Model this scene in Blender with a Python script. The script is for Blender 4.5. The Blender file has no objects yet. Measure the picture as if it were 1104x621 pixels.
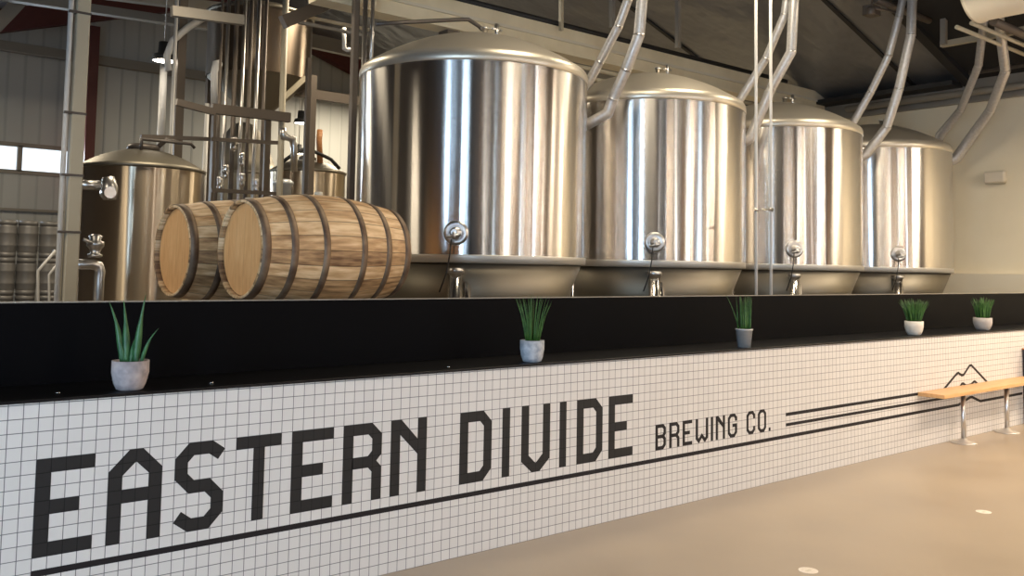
import bpy, bmesh, math, random
from mathutils import Vector, Matrix
random.seed(7)
scn = bpy.context.scene
COL = scn.collection
PI = math.pi

# ------------------------------------------------------------------ camera
W_, H_ = 1104.0, 621.0
F_ = 965.0
CY_ = 227.5
CAM = Vector((-0.9337, -4.3514, 1.7013))
yaw, pit, rol = [math.radians(a) for a in (39.4868, 3.7166, -0.9715)]
fw = Vector((math.sin(yaw), math.cos(yaw), 0)); ri = Vector((math.cos(yaw), -math.sin(yaw), 0)); upv = Vector((0, 0, 1))
DD = fw * math.cos(pit) + upv * math.sin(pit); u2 = upv * math.cos(pit) - fw * math.sin(pit)
RR = ri * math.cos(rol) - u2 * math.sin(rol); UU = ri * math.sin(rol) + u2 * math.cos(rol)
cd = bpy.data.cameras.new('camera'); cam = bpy.data.objects.new('camera', cd); COL.objects.link(cam)
cam.matrix_world = Matrix(((RR.x, UU.x, -DD.x, CAM.x), (RR.y, UU.y, -DD.y, CAM.y), (RR.z, UU.z, -DD.z, CAM.z), (0, 0, 0, 1)))
cd.sensor_width = 36; cd.lens = F_ / W_ * 36; cd.shift_y = -(310.5 - CY_) / W_; cd.clip_end = 200
scn.camera = cam


def ray(x, y): return RR * ((x - 552) / F_) - UU * ((y - CY_) / F_) + DD
def at(x, y, Y):
    v = ray(x, y); return CAM + v * ((Y - CAM.y) / v.y)


# --------------------------------------------------------------- materials
def mat(name, col=(.5, .5, .5), rough=.5, metal=0., spec=.5):
    m = bpy.data.materials.new(name); m.use_nodes = True
    b = m.node_tree.nodes['Principled BSDF']
    b.inputs['Base Color'].default_value = (*col, 1); b.inputs['Roughness'].default_value = rough
    b.inputs['Metallic'].default_value = metal; b.inputs['Specular IOR Level'].default_value = spec
    return m


def N(m, t, **k):
    n = m.node_tree.nodes.new(t)
    for a, v in k.items(): setattr(n, a, v)
    return n
def L(m, a, b): m.node_tree.links.new(a, b)
def BS(m): return m.node_tree.nodes['Principled BSDF']


def noisy(m, c1, c2, scale=4., detail=4., stretch=(1, 1, 1), bump=0., coord='Object', rough=None):
    tc = N(m, 'ShaderNodeTexCoord'); mp = N(m, 'ShaderNodeMapping'); mp.inputs['Scale'].default_value = stretch
    ns = N(m, 'ShaderNodeTexNoise'); ns.inputs['Scale'].default_value = scale; ns.inputs['Detail'].default_value = detail
    cr = N(m, 'ShaderNodeValToRGB'); cr.color_ramp.elements[0].position = .3; cr.color_ramp.elements[1].position = .7
    cr.color_ramp.elements[0].color = (*c1, 1); cr.color_ramp.elements[1].color = (*c2, 1)
    L(m, tc.outputs[coord], mp.inputs[0]); L(m, mp.outputs[0], ns.inputs[0]); L(m, ns.outputs[0], cr.inputs[0])
    L(m, cr.outputs[0], BS(m).inputs['Base Color'])
    if bump:
        bp = N(m, 'ShaderNodeBump'); bp.inputs['Strength'].default_value = bump; bp.inputs['Distance'].default_value = .01
        L(m, ns.outputs[0], bp.inputs['Height']); L(m, bp.outputs[0], BS(m).inputs['Normal'])
    if rough:
        mr = N(m, 'ShaderNodeMapRange'); mr.inputs['To Min'].default_value = rough[0]; mr.inputs['To Max'].default_value = rough[1]
        L(m, ns.outputs[0], mr.inputs[0]); L(m, mr.outputs[0], BS(m).inputs['Roughness'])
    return m


def emit(name, col, s, base=(.8, .8, .8)):
    m = mat(name, base, .5); BS(m).inputs['Emission Color'].default_value = (*col, 1); BS(m).inputs['Emission Strength'].default_value = s
    return m


def tile_material(name, tile, grout, rough):
    m = mat(name, tile, rough)
    tc = N(m, 'ShaderNodeNewGeometry'); sx = N(m, 'ShaderNodeSeparateXYZ'); L(m, tc.outputs['Position'], sx.inputs[0])
    fr = []; fl = []
    for o in ('X', 'Z'):
        d = N(m, 'ShaderNodeMath', operation='DIVIDE'); d.inputs[1].default_value = .06; L(m, sx.outputs[o], d.inputs[0])
        f = N(m, 'ShaderNodeMath', operation='FRACT'); L(m, d.outputs[0], f.inputs[0])
        g = N(m, 'ShaderNodeMath', operation='FLOOR'); L(m, d.outputs[0], g.inputs[0]); fl.append(g)
        a = N(m, 'ShaderNodeMath', operation='SUBTRACT'); a.inputs[1].default_value = .5; L(m, f.outputs[0], a.inputs[0])
        b = N(m, 'ShaderNodeMath', operation='ABSOLUTE'); L(m, a.outputs[0], b.inputs[0])
        fr.append(b)
    mx = N(m, 'ShaderNodeMath', operation='MAXIMUM'); L(m, fr[0].outputs[0], mx.inputs[0]); L(m, fr[1].outputs[0], mx.inputs[1])
    st = N(m, 'ShaderNodeMapRange'); st.inputs['From Min'].default_value = .462; st.inputs['From Max'].default_value = .485
    L(m, mx.outputs[0], st.inputs[0])
    cb = N(m, 'ShaderNodeCombineXYZ'); L(m, fl[0].outputs[0], cb.inputs[0]); L(m, fl[1].outputs[0], cb.inputs[1])
    wn = N(m, 'ShaderNodeTexWhiteNoise'); L(m, cb.outputs[0], wn.inputs[0])
    va = N(m, 'ShaderNodeMapRange'); va.inputs['To Min'].default_value = .965; va.inputs['To Max'].default_value = 1.02; L(m, wn.outputs[0], va.inputs[0])
    hs = N(m, 'ShaderNodeVectorMath', operation='SCALE'); hs.inputs[0].default_value = tile; L(m, va.outputs[0], hs.inputs['Scale'])
    mi = N(m, 'ShaderNodeMix', data_type='RGBA'); L(m, st.outputs[0], mi.inputs[0]); L(m, hs.outputs[0], mi.inputs[6]); mi.inputs[7].default_value = (*grout, 1)
    L(m, mi.outputs[2], BS(m).inputs['Base Color'])
    rr = N(m, 'ShaderNodeMapRange'); rr.inputs['To Min'].default_value = rough; rr.inputs['To Max'].default_value = .9; L(m, st.outputs[0], rr.inputs[0]); L(m, rr.outputs[0], BS(m).inputs['Roughness'])
    bp = N(m, 'ShaderNodeBump', invert=True); bp.inputs['Strength'].default_value = .5; bp.inputs['Distance'].default_value = .002
    L(m, st.outputs[0], bp.inputs['Height']); L(m, bp.outputs[0], BS(m).inputs['Normal'])
    return m


def steel(name, col, rough, aniso=.0, wob=.0, vertical=True):
    m = mat(name, col, rough, 1.)
    b = BS(m)
    if aniso:
        b.inputs['Anisotropic'].default_value = aniso
        tg = N(m, 'ShaderNodeTangent'); tg.direction_type = 'RADIAL'; tg.axis = 'Z'; L(m, tg.outputs[0], b.inputs['Tangent']); b.inputs['Anisotropic Rotation'].default_value = .25
    if wob:
        tc = N(m, 'ShaderNodeTexCoord'); mp = N(m, 'ShaderNodeMapping'); mp.inputs['Scale'].default_value = (1.7, 1.7, .045)
        ns = N(m, 'ShaderNodeTexNoise'); ns.inputs['Scale'].default_value = 2.2; ns.inputs['Detail'].default_value = 2
        bp = N(m, 'ShaderNodeBump'); bp.inputs['Strength'].default_value = wob; bp.inputs['Distance'].default_value = .03
        L(m, tc.outputs['Object'], mp.inputs[0]); L(m, mp.outputs[0], ns.inputs[0]); L(m, ns.outputs[0], bp.inputs['Height']); L(m, bp.outputs[0], b.inputs['Normal'])
    return m


M = {}
M['tile'] = tile_material('white_tile', (.66, .64, .62), (.10, .10, .11), .32)
M['black_tile'] = tile_material('black_tile', (.006, .0055, .0065), (.003, .003, .0035), .65)
M['black'] = mat('black_panel', (.0022, .0022, .003), .55, 0, .05)
M['ledge'] = mat('black_ledge', (.004, .004, .005), .4, 0, .18)
M['stripe'] = mat('black_stripe', (.010, .008, .010), .6, 0, .3)
M['tank'] = steel('tank_steel', (.66, .63, .60), .24, 1., .28)
M['tank_old'] = steel('brew_tank_steel', (.60, .50, .38), .28, 1., .42)
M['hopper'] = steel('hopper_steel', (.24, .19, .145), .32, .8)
M['ring'] = mat('ring_steel', (.62, .585, .53), .42, .7)
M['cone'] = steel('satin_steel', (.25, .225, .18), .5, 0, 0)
M['dome'] = mat('dome_steel', (.66, .60, .50), .36, .72)
M['bright'] = steel('polished_steel', (.75, .73, .70), .16, 0, 0)
M['pipe'] = steel('pipe_steel', (.60, .58, .56), .33, 0, 0)
M['dark_pipe'] = mat('dark_pipe', (.10, .085, .075), .45, .5)
M['conduit_metal'] = noisy(mat('conduit_metal', (.4,.38,.37), .42, .55), (.46, .44, .42), (.56, .54, .52), 30, 2)
M['brown_steel'] = mat('brown_steel', (.13, .105, .085), .5, .4)
M['conc'] = noisy(mat('floor_concrete', (.4, .3, .2), .25, 0, .6), (.345, .275, .20), (.41, .33, .24), 1.3, 6, (1, 1, 1), 0, 'Object', (.24, .36))
M['brewfloor'] = noisy(mat('brewery_floor', (.3, .28, .25), .3), (.12, .10, .08), (.17, .14, .11), 1.2, 5)
M['beige'] = noisy(mat('beige_wall', (.5, .45, .36), .75), (.70, .62, .46), (.74, .66, .50), 1.5, 3)
M['curb'] = mat('cream_curb', (.66, .60, .48), .6)
M['cream'] = noisy(mat('cream_beam', (.5, .45, .36), .6), (.66, .57, .40), (.76, .67, .49), 2.5, 4)
M['red'] = mat('red_primer', (.10, .022, .018), .55)
M['girt'] = mat('grey_girt', (.25, .225, .19), .6)
M['coldrolled'] = mat('column_paint', (.46, .40, .29), .5)
M['white_pipe'] = mat('white_pipe', (.62, .60, .57), .45)
M['greyblack'] = mat('black_deck', (.012, .011, .011), .7)
M['taprwall'] = mat('taproom_wall', (.07, .06, .058), .7)
M['wood'] = noisy(mat('wood_plank', (.4, .2, .08), .5), (.38, .16, .06), (.54, .26, .11), 3, 6, (1, 9, 9), .1)
M['bench_top'] = noisy(mat('bench_wood', (.6, .34, .14), .38), (.62, .33, .13), (.74, .43, .19), 3, 5, (1, 12, 6), .05)
M['post'] = mat('black_post', (.012, .013, .02), .4)
M['rubber'] = mat('black_rubber', (.015, .014, .014), .6)
M['pot_pink'] = noisy(mat('pot_concrete', (.5, .45, .45), .85), (.24, .215, .225), (.46, .39, .38), 22, 5, (1, 1, 1), .3)
M['pot_blue'] = noisy(mat('pot_marble', (.5, .5, .55), .7), (.24, .27, .32), (.52, .53, .56), 28, 5, (1, 1, 1), .2)
M['pot_white'] = noisy(mat('pot_white', (.7, .65, .58), .6), (.62, .57, .50), (.70, .65, .58), 12, 3)
M['pot_grey'] = noisy(mat('pot_grey', (.4, .36, .34), .7), (.36, .32, .30), (.46, .42, .39), 18, 3)
M['tin'] = mat('tin', (.50, .52, .54), .35, .45)
M['soil'] = mat('soil', (.03, .02, .015), .95)
M['leaf'] = noisy(mat('succulent_leaf', (.06, .2, .07), .45), (.015, .075, .025), (.05, .16, .05), 30, 3, (1, 1, .4))
M['grass'] = noisy(mat('grass_blade', (.06, .25, .05), .5), (.016, .07, .010), (.06, .16, .025), 25, 2)
M['keg'] = mat('keg_steel', (.20, .19, .18), .5, .4)
M['sticker'] = noisy(mat('floor_sticker', (.8, .72, .62), .5), (.72, .64, .54), (.85, .78, .68), 60, 3)
M['hoop'] = noisy(mat('hoop_iron', (.13, .09, .06), .55, .45), (.11, .065, .04), (.27, .19, .125), 9, 4)
M['concrete_grey'] = mat('conduit_grey', (.35, .34, .32), .5, .3)
M['housing'] = mat('lamp_housing', (.02, .02, .02), .5)
M['lampglow'] = emit('lamp_glow', (1, .90, .74), 18)
M['warmglow'] = emit('warm_lamp_glow', (1, .78, .52), 10)
M['skyglass'] = emit('daylight_window', (.80, .91, 1.0), 1.5, (.1,.1,.1))
M['dayglass'] = emit('daylight_and_streak_pane', (.66, .83, 1.0), 16)  # left daylight panes, and the cool front slots added for tank streaks
M['streakglow'] = emit('streak_slot_glow', (1.0, .95, .88), 10)  # glow of the added front slots, set for white streaks on the tanks
M['exit'] = mat('emergency_light_plastic', (.60, .53, .42), .5)
M['headwood'] = None

# corrugated metal wall
m = mat('ribbed_metal_wall', (.42, .43, .42), .55, 0, .4)
tc = N(m, 'ShaderNodeNewGeometry'); sx = N(m, 'ShaderNodeSeparateXYZ'); L(m, tc.outputs['Position'], sx.inputs[0])
d = N(m, 'ShaderNodeMath', operation='DIVIDE'); d.inputs[1].default_value = .30; L(m, sx.outputs['X'], d.inputs[0])
f = N(m, 'ShaderNodeMath', operation='FRACT'); L(m, d.outputs[0], f.inputs[0])
g = N(m, 'ShaderNodeMapRange'); g.inputs['From Min'].default_value = .8; g.inputs['From Max'].default_value = .9; L(m, f.outputs[0], g.inputs[0])
cr = N(m, 'ShaderNodeMix', data_type='RGBA'); cr.inputs[6].default_value = (.47, .475, .455, 1); cr.inputs[7].default_value = (.40, .405, .39, 1); L(m, g.outputs[0], cr.inputs[0])
L(m, cr.outputs[2], BS(m).inputs['Base Color'])
bp = N(m, 'ShaderNodeBump'); bp.inputs['Strength'].default_value = .5; bp.inputs['Distance'].default_value = .02; L(m, g.outputs[0], bp.inputs['Height']); L(m, bp.outputs[0], BS(m).inputs['Normal'])
M['ribbed'] = m
# crinkled foil insulation
m = mat('foil_insulation', (.24, .24, .25), .4, .65)
tc = N(m, 'ShaderNodeTexCoord'); ns = N(m, 'ShaderNodeTexNoise'); ns.inputs['Scale'].default_value = 1.1; ns.inputs['Detail'].default_value = 3
mp = N(m, 'ShaderNodeMapping'); mp.inputs['Scale'].default_value = (.8, 1.4, 1); L(m, tc.outputs['Object'], mp.inputs[0]); L(m, mp.outputs[0], ns.inputs[0])
bp = N(m, 'ShaderNodeBump'); bp.inputs['Strength'].default_value = 1.; bp.inputs['Distance'].default_value = .11; L(m, ns.outputs[0], bp.inputs['Height']); L(m, bp.outputs[0], BS(m).inputs['Normal'])
M['foil'] = m


def barrel_wood(name, c1, c2, c3, axial=True):
    """staves round local X (axial) or flat head boards"""
    m = mat(name, c1, .6)
    tc = N(m, 'ShaderNodeTexCoord'); sx = N(m, 'ShaderNodeSeparateXYZ'); L(m, tc.outputs['Object'], sx.inputs[0])
    if axial:
        a = N(m, 'ShaderNodeMath', operation='ARCTAN2'); L(m, sx.outputs['Z'], a.inputs[0]); L(m, sx.outputs['Y'], a.inputs[1])
        d = N(m, 'ShaderNodeMath', operation='MULTIPLY'); d.inputs[1].default_value = 24 / (2 * PI); L(m, a.outputs[0], d.inputs[0])
    else:
        d = N(m, 'ShaderNodeMath', operation='MULTIPLY'); d.inputs[1].default_value = 1 / .11; L(m, sx.outputs['Y'], d.inputs[0])
    fr = N(m, 'ShaderNodeMath', operation='FRACT'); L(m, d.outputs[0], fr.inputs[0])
    fl = N(m, 'ShaderNodeMath', operation='FLOOR'); L(m, d.outputs[0], fl.inputs[0])
    wn = N(m, 'ShaderNodeTexWhiteNoise', noise_dimensions='1D'); L(m, fl.outputs[0], wn.inputs['W'])
    s = N(m, 'ShaderNodeMath', operation='SUBTRACT'); s.inputs[1].default_value = .5; L(m, fr.outputs[0], s.inputs[0])
    ab = N(m, 'ShaderNodeMath', operation='ABSOLUTE'); L(m, s.outputs[0], ab.inputs[0])
    gr = N(m, 'ShaderNodeMapRange'); gr.inputs['From Min'].default_value = .465 if axial else .492; gr.inputs['From Max'].default_value = .5; L(m, ab.outputs[0], gr.inputs[0])
    mp = N(m, 'ShaderNodeMapping'); mp.inputs['Scale'].default_value = (1, 9, 9) if axial else (4, 14, 2)
    L(m, tc.outputs['Object'], mp.inputs[0])
    ns = N(m, 'ShaderNodeTexNoise'); ns.inputs['Scale'].default_value = 4; ns.inputs['Detail'].default_value = 6; L(m, mp.outputs[0], ns.inputs[0])
    n2 = N(m, 'ShaderNodeTexNoise'); n2.inputs['Scale'].default_value = 3.5; n2.inputs['Detail'].default_value = 3; L(m, tc.outputs['Object'], n2.inputs[0])
    ad = N(m, 'ShaderNodeMath', operation='ADD'); L(m, ns.outputs[0], ad.inputs[0])
    wm = N(m, 'ShaderNodeMapRange'); wm.inputs['To Min'].default_value = -.28 if axial else -.06; wm.inputs['To Max'].default_value = .28 if axial else .06; L(m, wn.outputs[0], wm.inputs[0]); L(m, wm.outputs[0], ad.inputs[1])
    ad2 = N(m, 'ShaderNodeMath', operation='MULTIPLY_ADD'); ad2.inputs[1].default_value = .5; L(m, n2.outputs[0], ad2.inputs[0]); L(m, ad.outputs[0], ad2.inputs[2])
    cr = N(m, 'ShaderNodeValToRGB'); L(m, ad2.outputs[0], cr.inputs[0])
    e = cr.color_ramp.elements; e[0].position = .36; e[0].color = (*c2, 1); e[1].position = 1.0; e[1].color = (*c3, 1)
    k = e.new(.7); k.color = (*c1, 1)
    mi = N(m, 'ShaderNodeMix', data_type='RGBA'); L(m, gr.outputs[0], mi.inputs[0]); L(m, cr.outputs[0], mi.inputs[6]); mi.inputs[7].default_value = (c2[0] * .35, c2[1] * .35, c2[2] * .35, 1)
    L(m, mi.outputs[2], BS(m).inputs['Base Color'])
    bp = N(m, 'ShaderNodeBump', invert=True); bp.inputs['Strength'].default_value = .6; bp.inputs['Distance'].default_value = .006
    L(m, gr.outputs[0], bp.inputs['Height']); L(m, bp.outputs[0], BS(m).inputs['Normal'])
    return m


M['stave'] = barrel_wood('barrel_staves', (.56, .33, .15), (.15, .07, .028), (.86, .62, .36))
M['head'] = barrel_wood('barrel_head', (.72, .38, .15), (.62, .29, .10), (.80, .46, .20), False)


# ------------------------------------------------------------ mesh builder
class MB:
    def __init__(s): s.v = []; s.f = []; s.sm = []
    def add(s, vs, fs, smooth=False):
        o = len(s.v); s.v += [tuple(v) for v in vs]; s.f += [tuple(i + o for i in f) for f in fs]; s.sm += [smooth] * len(fs); return s
    def box(s, x0, x1, y0, y1, z0, z1):
        v = [(x, y, z) for x in (x0, x1) for y in (y0, y1) for z in (z0, z1)]
        return s.add(v, [(0, 1, 3, 2), (4, 6, 7, 5), (0, 4, 5, 1), (2, 3, 7, 6), (0, 2, 6, 4), (1, 5, 7, 3)])
    def lathe(s, prof, c=(0, 0, 0), n=48, axis='z', cap=True, smooth=True):
        """prof: list of (r, h)"""
        vs = []; fs = []
        for r, h in prof:
            for i in range(n):
                a = 2 * PI * i / n; p, q = r * math.cos(a), r * math.sin(a)
                if axis == 'z': vs.append((c[0] + p, c[1] + q, c[2] + h))
                elif axis == 'x': vs.append((c[0] + h, c[1] + p, c[2] + q))
                else: vs.append((c[0] + q, c[1] + h, c[2] + p))
        for k in range(len(prof) - 1):
            for i in range(n):
                j = (i + 1) % n; fs.append((k * n + i, k * n + j, (k + 1) * n + j, (k + 1) * n + i))
        s.add(vs, fs, smooth)
        if cap:
            o = len(s.v) - len(vs)
            if prof[0][0] > 1e-4: s.f.append(tuple(o + i for i in range(n))[::-1]); s.sm.append(False)
            if prof[-1][0] > 1e-4: s.f.append(tuple(o + (len(prof) - 1) * n + i for i in range(n))); s.sm.append(False)
        return s
    def tube(s, pts, r, n=12, smooth=True, rs=None):
        pts = [Vector(p) for p in pts]; k = len(pts); vs = []; fs = []
        t0 = (pts[1] - pts[0]).normalized()
        ref = Vector((0, 0, 1)) if abs(t0.z) < .9 else Vector((1, 0, 0))
        nx = t0.cross(ref).normalized()
        for i, p in enumerate(pts):
            if i == 0: t = pts[1] - p; sc = 1
            elif i == k - 1: t = p - pts[i - 1]; sc = 1
            else:
                a = (p - pts[i - 1]).normalized(); b = (pts[i + 1] - p).normalized(); t = a + b
                sc = 1 / max(.5, t.length / 2)
            t = t.normalized(); nx = (nx - t * nx.dot(t)).normalized(); ny = t.cross(nx)
            rr = rs[i] if rs else r
            for j in range(n):
                a = 2 * PI * j / n; vs.append(p + (nx * math.cos(a) + ny * math.sin(a)) * rr * (sc if k < 9 else 1))
        for i in range(k - 1):
            for j in range(n):
                q = (j + 1) % n; fs.append((i * n + j, i * n + q, (i + 1) * n + q, (i + 1) * n + j))
        s.add(vs, fs, smooth); o = len(s.v) - len(vs)
        s.f.append(tuple(o + j for j in range(n))[::-1]); s.sm.append(False)
        s.f.append(tuple(o + (k - 1) * n + j for j in range(n))); s.sm.append(False)
        return s
    def beam(s, a, b, w, h):
        """rectangular bar from a to b; w horizontal width, h the other"""
        a = Vector(a); b = Vector(b); t = (b - a).normalized()
        up = Vector((0, 0, 1)) if abs(t.z) < .95 else Vector((0, 1, 0))
        x = t.cross(up).normalized() * w / 2; y = x.cross(t).normalized() * h / 2
        vs = [p + i * x + j * y for p in (a, b) for i, j in ((-1, -1), (1, -1), (1, 1), (-1, 1))]
        return s.add(vs, [(0, 1, 2, 3), (7, 6, 5, 4), (0, 4, 5, 1), (1, 5, 6, 2), (2, 6, 7, 3), (3, 7, 4, 0)])
    def poly(s, p, y0, y1):
        """closed outline p of (x,z), extruded y0..y1"""
        n = len(p)
        vs = [(x, y0, z) for x, z in p] + [(x, y1, z) for x, z in p]
        s.add(vs, [tuple(range(n)), tuple(range(n, 2 * n))[::-1]] + [(i, i + n, (i + 1) % n + n, (i + 1) % n) for i in range(n)])
        return s
    def build(s, name, m, parent=None, bevel=0, obj_origin=None):
        me = bpy.data.meshes.new(name)
        o = Vector(obj_origin) if obj_origin else Vector((0, 0, 0))
        me.from_pydata([tuple(Vector(v) - o) for v in s.v], [], s.f); me.update()
        me.polygons.foreach_set('use_smooth', s.sm)
        b = bmesh.new(); b.from_mesh(me); bmesh.ops.recalc_face_normals(b, faces=b.faces); b.to_mesh(me); b.free()
        me.materials.append(m)
        ob = bpy.data.objects.new(name, me); COL.objects.link(ob)
        if parent: ob.parent = parent
        elif obj_origin: ob.location = o
        if bevel:
            md = ob.modifiers.new('bevel', 'BEVEL'); md.width = bevel; md.segments = 2; md.limit_method = 'ANGLE'
        return ob


def tag(o, label=None, cat=None, group=None, kind=None):
    if label: o['label'] = label
    if cat: o['category'] = cat
    if group: o['group'] = group
    if kind: o['kind'] = kind
    return o
def struct(name, mb, m): return tag(mb.build(name, m), kind='structure')
def empty(name, label, cat, loc=(0, 0, 0), rz=0, group=None):
    o = bpy.data.objects.new(name, None); COL.objects.link(o); o.location = loc; o.rotation_euler = (0, 0, rz); o.empty_display_size = .1
    return tag(o, label, cat, group)
def copy_tree(o, parent=None):
    c = o.copy(); COL.objects.link(c)
    if parent: c.parent = parent
    for ch in [x for x in bpy.data.objects if x.parent == o]: copy_tree(ch, c)
    return c
def lines(pts, origin=(0, 0, 0)): return [Vector(p) - Vector(origin) for p in pts]


# ===================================================================== SHELL
RX, RZ, KS = 6.48, 7.88, .326          # ridge of the roof
def roofz(x): return RZ - KS * abs(x - RX)
XL, XR, YF, YB = -4.6, 15.0, -9.0, 15.0

struct('floor', MB().box(XL, XR, YF, .0, -.1, 0), M['conc'])
struct('floor_brewery', MB().box(XL, XR, 0, YB, -.1, 0), M['brewfloor'])
# back gable wall with the strip window cut out: build as pieces in one outline
wz0, wz1, wx0, wx1 = 3.42, 3.93, -.6, 3.6
b = MB()
b.poly([(XL, 0), (XR, 0), (XR, wz0), (XL, wz0)], YB, YB + .15)
b.poly([(XL, wz0), (wx0, wz0), (wx0, wz1), (XL, wz1)], YB, YB + .15)
b.poly([(wx1, wz0), (XR, wz0), (XR, wz1), (wx1, wz1)], YB, YB + .15)
b.poly([(XL, wz1), (XR, wz1), (XR, roofz(XR)), (RX, RZ), (XL, roofz(XL))], YB, YB + .15)
struct('wall_back', b, M['ribbed'])
wp = struct('window_1', MB().box(wx0, wx1, YB + .08, YB + .1, wz0, wz1), M['skyglass'])
fr = MB()
for x in (wx0, -.2 + at(21, 175, YB).x - at(21, 175, YB).x + .9, at(21, 175, YB).x, wx1): fr.box(x - .04, x + .04, YB - .03, YB + .1, wz0, wz1)
fr.box(wx0, wx1, YB - .03, YB + .1, wz0 - .05, wz0 + .03); fr.box(wx0, wx1, YB - .03, YB + .1, wz1 - .03, wz1 + .05)
fr.build('window_frame', M['girt'], wp)
# right wall
rw = struct('wall_right', MB().box(XR, XR + .2, YF, YB + .15, 0, 4.72), M['beige'])
struct('trim_1', MB().box(XR - .18, XR, YF, YB, 0, 1.76), M['curb'])
struct('trim_2', MB().box(XR - .10, XR + .2, YF, YB, 4.72, 4.80).box(XR - .05, XR + .2, YF, YB, 4.80, 5.12), M['girt'])
# left wall with two tall openings facing the taproom
b = MB(); y0, y1, y2, y3 = -2.6, -1.95, -6.4, -5.4
for a, c in ((YF, y2), (y3, y0), (y1, YB + .15)): b.box(XL - .2, XL, a, c, 0, roofz(XL))
for a, c in ((y2, y3), (y0, y1)): b.box(XL - .2, XL, a, c, 0, .15); b.box(XL - .2, XL, a, c, 3.3, roofz(XL))
struct('wall_left', b, M['taprwall'])
for i, (a, c) in enumerate(((y0, y1), (y2, y3))):
    w = struct('window_%d' % (i + 2), MB().box(XL - .12, XL - .1, a, c, .15, 3.3), M['dayglass'])
    q = MB()
    for y in (a, (a + c) / 2, c): q.box(XL - .14, XL + .02, y - .03, y + .03, .15, 3.3)
    for z in (.15, 1.7, 3.3): q.box(XL - .13, XL + .01, a, c, z - .03, z + .03)
    q.build('window_frame', M['post'], w)
# front wall behind the viewer: added glowing slots and strips that streak the tank reflections
b = MB(); ops = [(-1.0, -.75), (.9, 1.05), (3.9, 4.45), (6.7, 6.9), (8.35, 8.5), (9.9, 10.4), (12.3, 12.5)]
xs = XL
for a, c in ops:
    b.box(xs, a, YF - .2, YF, 0, 5); b.box(a, c, YF - .2, YF, 0, .4); b.box(a, c, YF - .2, YF, 3.6, 5); xs = c
b.box(xs, XR, YF - .2, YF, 0, 5); b.poly([(XL, 5), (XR, 5), (XR, roofz(XR)), (RX, RZ), (-1.0, 5)], YF - .2, YF)
struct('wall_front', b, M['taprwall'])
for i, (a, c) in enumerate(ops): struct('window_%d' % (i + 4), MB().box(a, c, YF - .12, YF - .1, .4, 3.6), M['streakglow' if i % 2 == 0 else 'dayglass'])  # glowing slots added so the tanks reflect bright vertical streaks
for i, (x, mm) in enumerate(((-2.4, 'wood'), (.4, 'cream'), (1.7, 'wood'), (5.3, 'wood'), (5.9, 'cream'), (7.6, 'wood'), (8.7, 'wood'), (11.2, 'cream'), (11.7, 'wood'), (13.6, 'wood'))):
    struct('trim_%d' % (i + 10), MB().box(x, x + .35, YF, YF + .1, 0, 4.6), M[mm])  # unseen strips added to give the tanks brown and cream streaks
# roof: foil insulation beyond Y=2.5, black deck over the taproom
for nm, ya, yb, mm in (('ceiling', 2.5, YB + .15, M['foil']), ('ceiling_taproom', YF - .2, 2.5, M['greyblack'])):
    q = MB()
    for xa, xb in ((XL - .2, RX), (RX, XR + .2)):
        q.add([(xa, ya, roofz(xa)), (xb, ya, roofz(xb)), (xb, yb, roofz(xb)), (xa, yb, roofz(xa)), (xa, ya, roofz(xa) + .15), (xb, ya, roofz(xb) + .15), (xb, yb, roofz(xb) + .15), (xa, yb, roofz(xa) + .15)],
              [(0, 1, 2, 3), (7, 6, 5, 4), (0, 4, 5, 1), (1, 5, 6, 2), (2, 6, 7, 3), (3, 7, 4, 0)])
    struct(nm, q, mm)
# black straps holding the insulation
k = 3
for y in (3.4, 6.6, 9.8):
    k += 1; struct('trim_%d' % k, MB().beam((RX, y, roofz(RX) - .02), (XR, y, roofz(XR) - .02), .07, .03), M['rubber'])
struct('trim_7', MB().beam((RX, 2.5, roofz(RX) - .05), (XR, 2.5, roofz(XR) - .05), .16, .1), M['rubber'])
struct('trim_8', MB().box(14.55, 14.95, 2.6, YB - .2, 5.0, 5.08), M['rubber'])

# red steel frame at the gable
def mono(name, mb, m, label, cat, group=None, origin=None, bevel=0):
    return tag(mb.build(name, m, None, bevel, origin), label, cat, group)
RY = 14.7
q = MB().poly([(XL, roofz(XL) - .01), (RX, RZ - .01), (XR, roofz(XR) - .01), (XR, roofz(XR) - .4), (RX, RZ - .46), (XL, roofz(XL) - .46)], RY, RY + .22)
mono('roof_rafter', q, M['red'], 'dark red steel roof rafter running up under the gable', 'roof beam')
xr = at(99, 100, 14.5).x
mono('wall_column', MB().box(xr - .09, xr + .09, 14.45, 14.98, 0, roofz(xr) - .62), M['red'], 'dark red steel column against the ribbed back wall', 'column')
p = at(40, 51, 14.6)
q = MB().box(XL, XR, 14.84, 14.98, p.z - .07, p.z + .09).box(XL, XR, 14.8, 14.98, p.z - .10, p.z - .07)
mono('wall_girt', q, M['girt'], 'long horizontal grey steel girt crossing the upper back wall', 'beam')
p2 = at(30, 226, 14.8)
mono('wall_rail', MB().box(XL, 4, 14.9, 14.98, p2.z - .03, p2.z + .02), M['girt'], 'thin grey rail on the back wall just above the kegs', 'rail')

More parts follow.
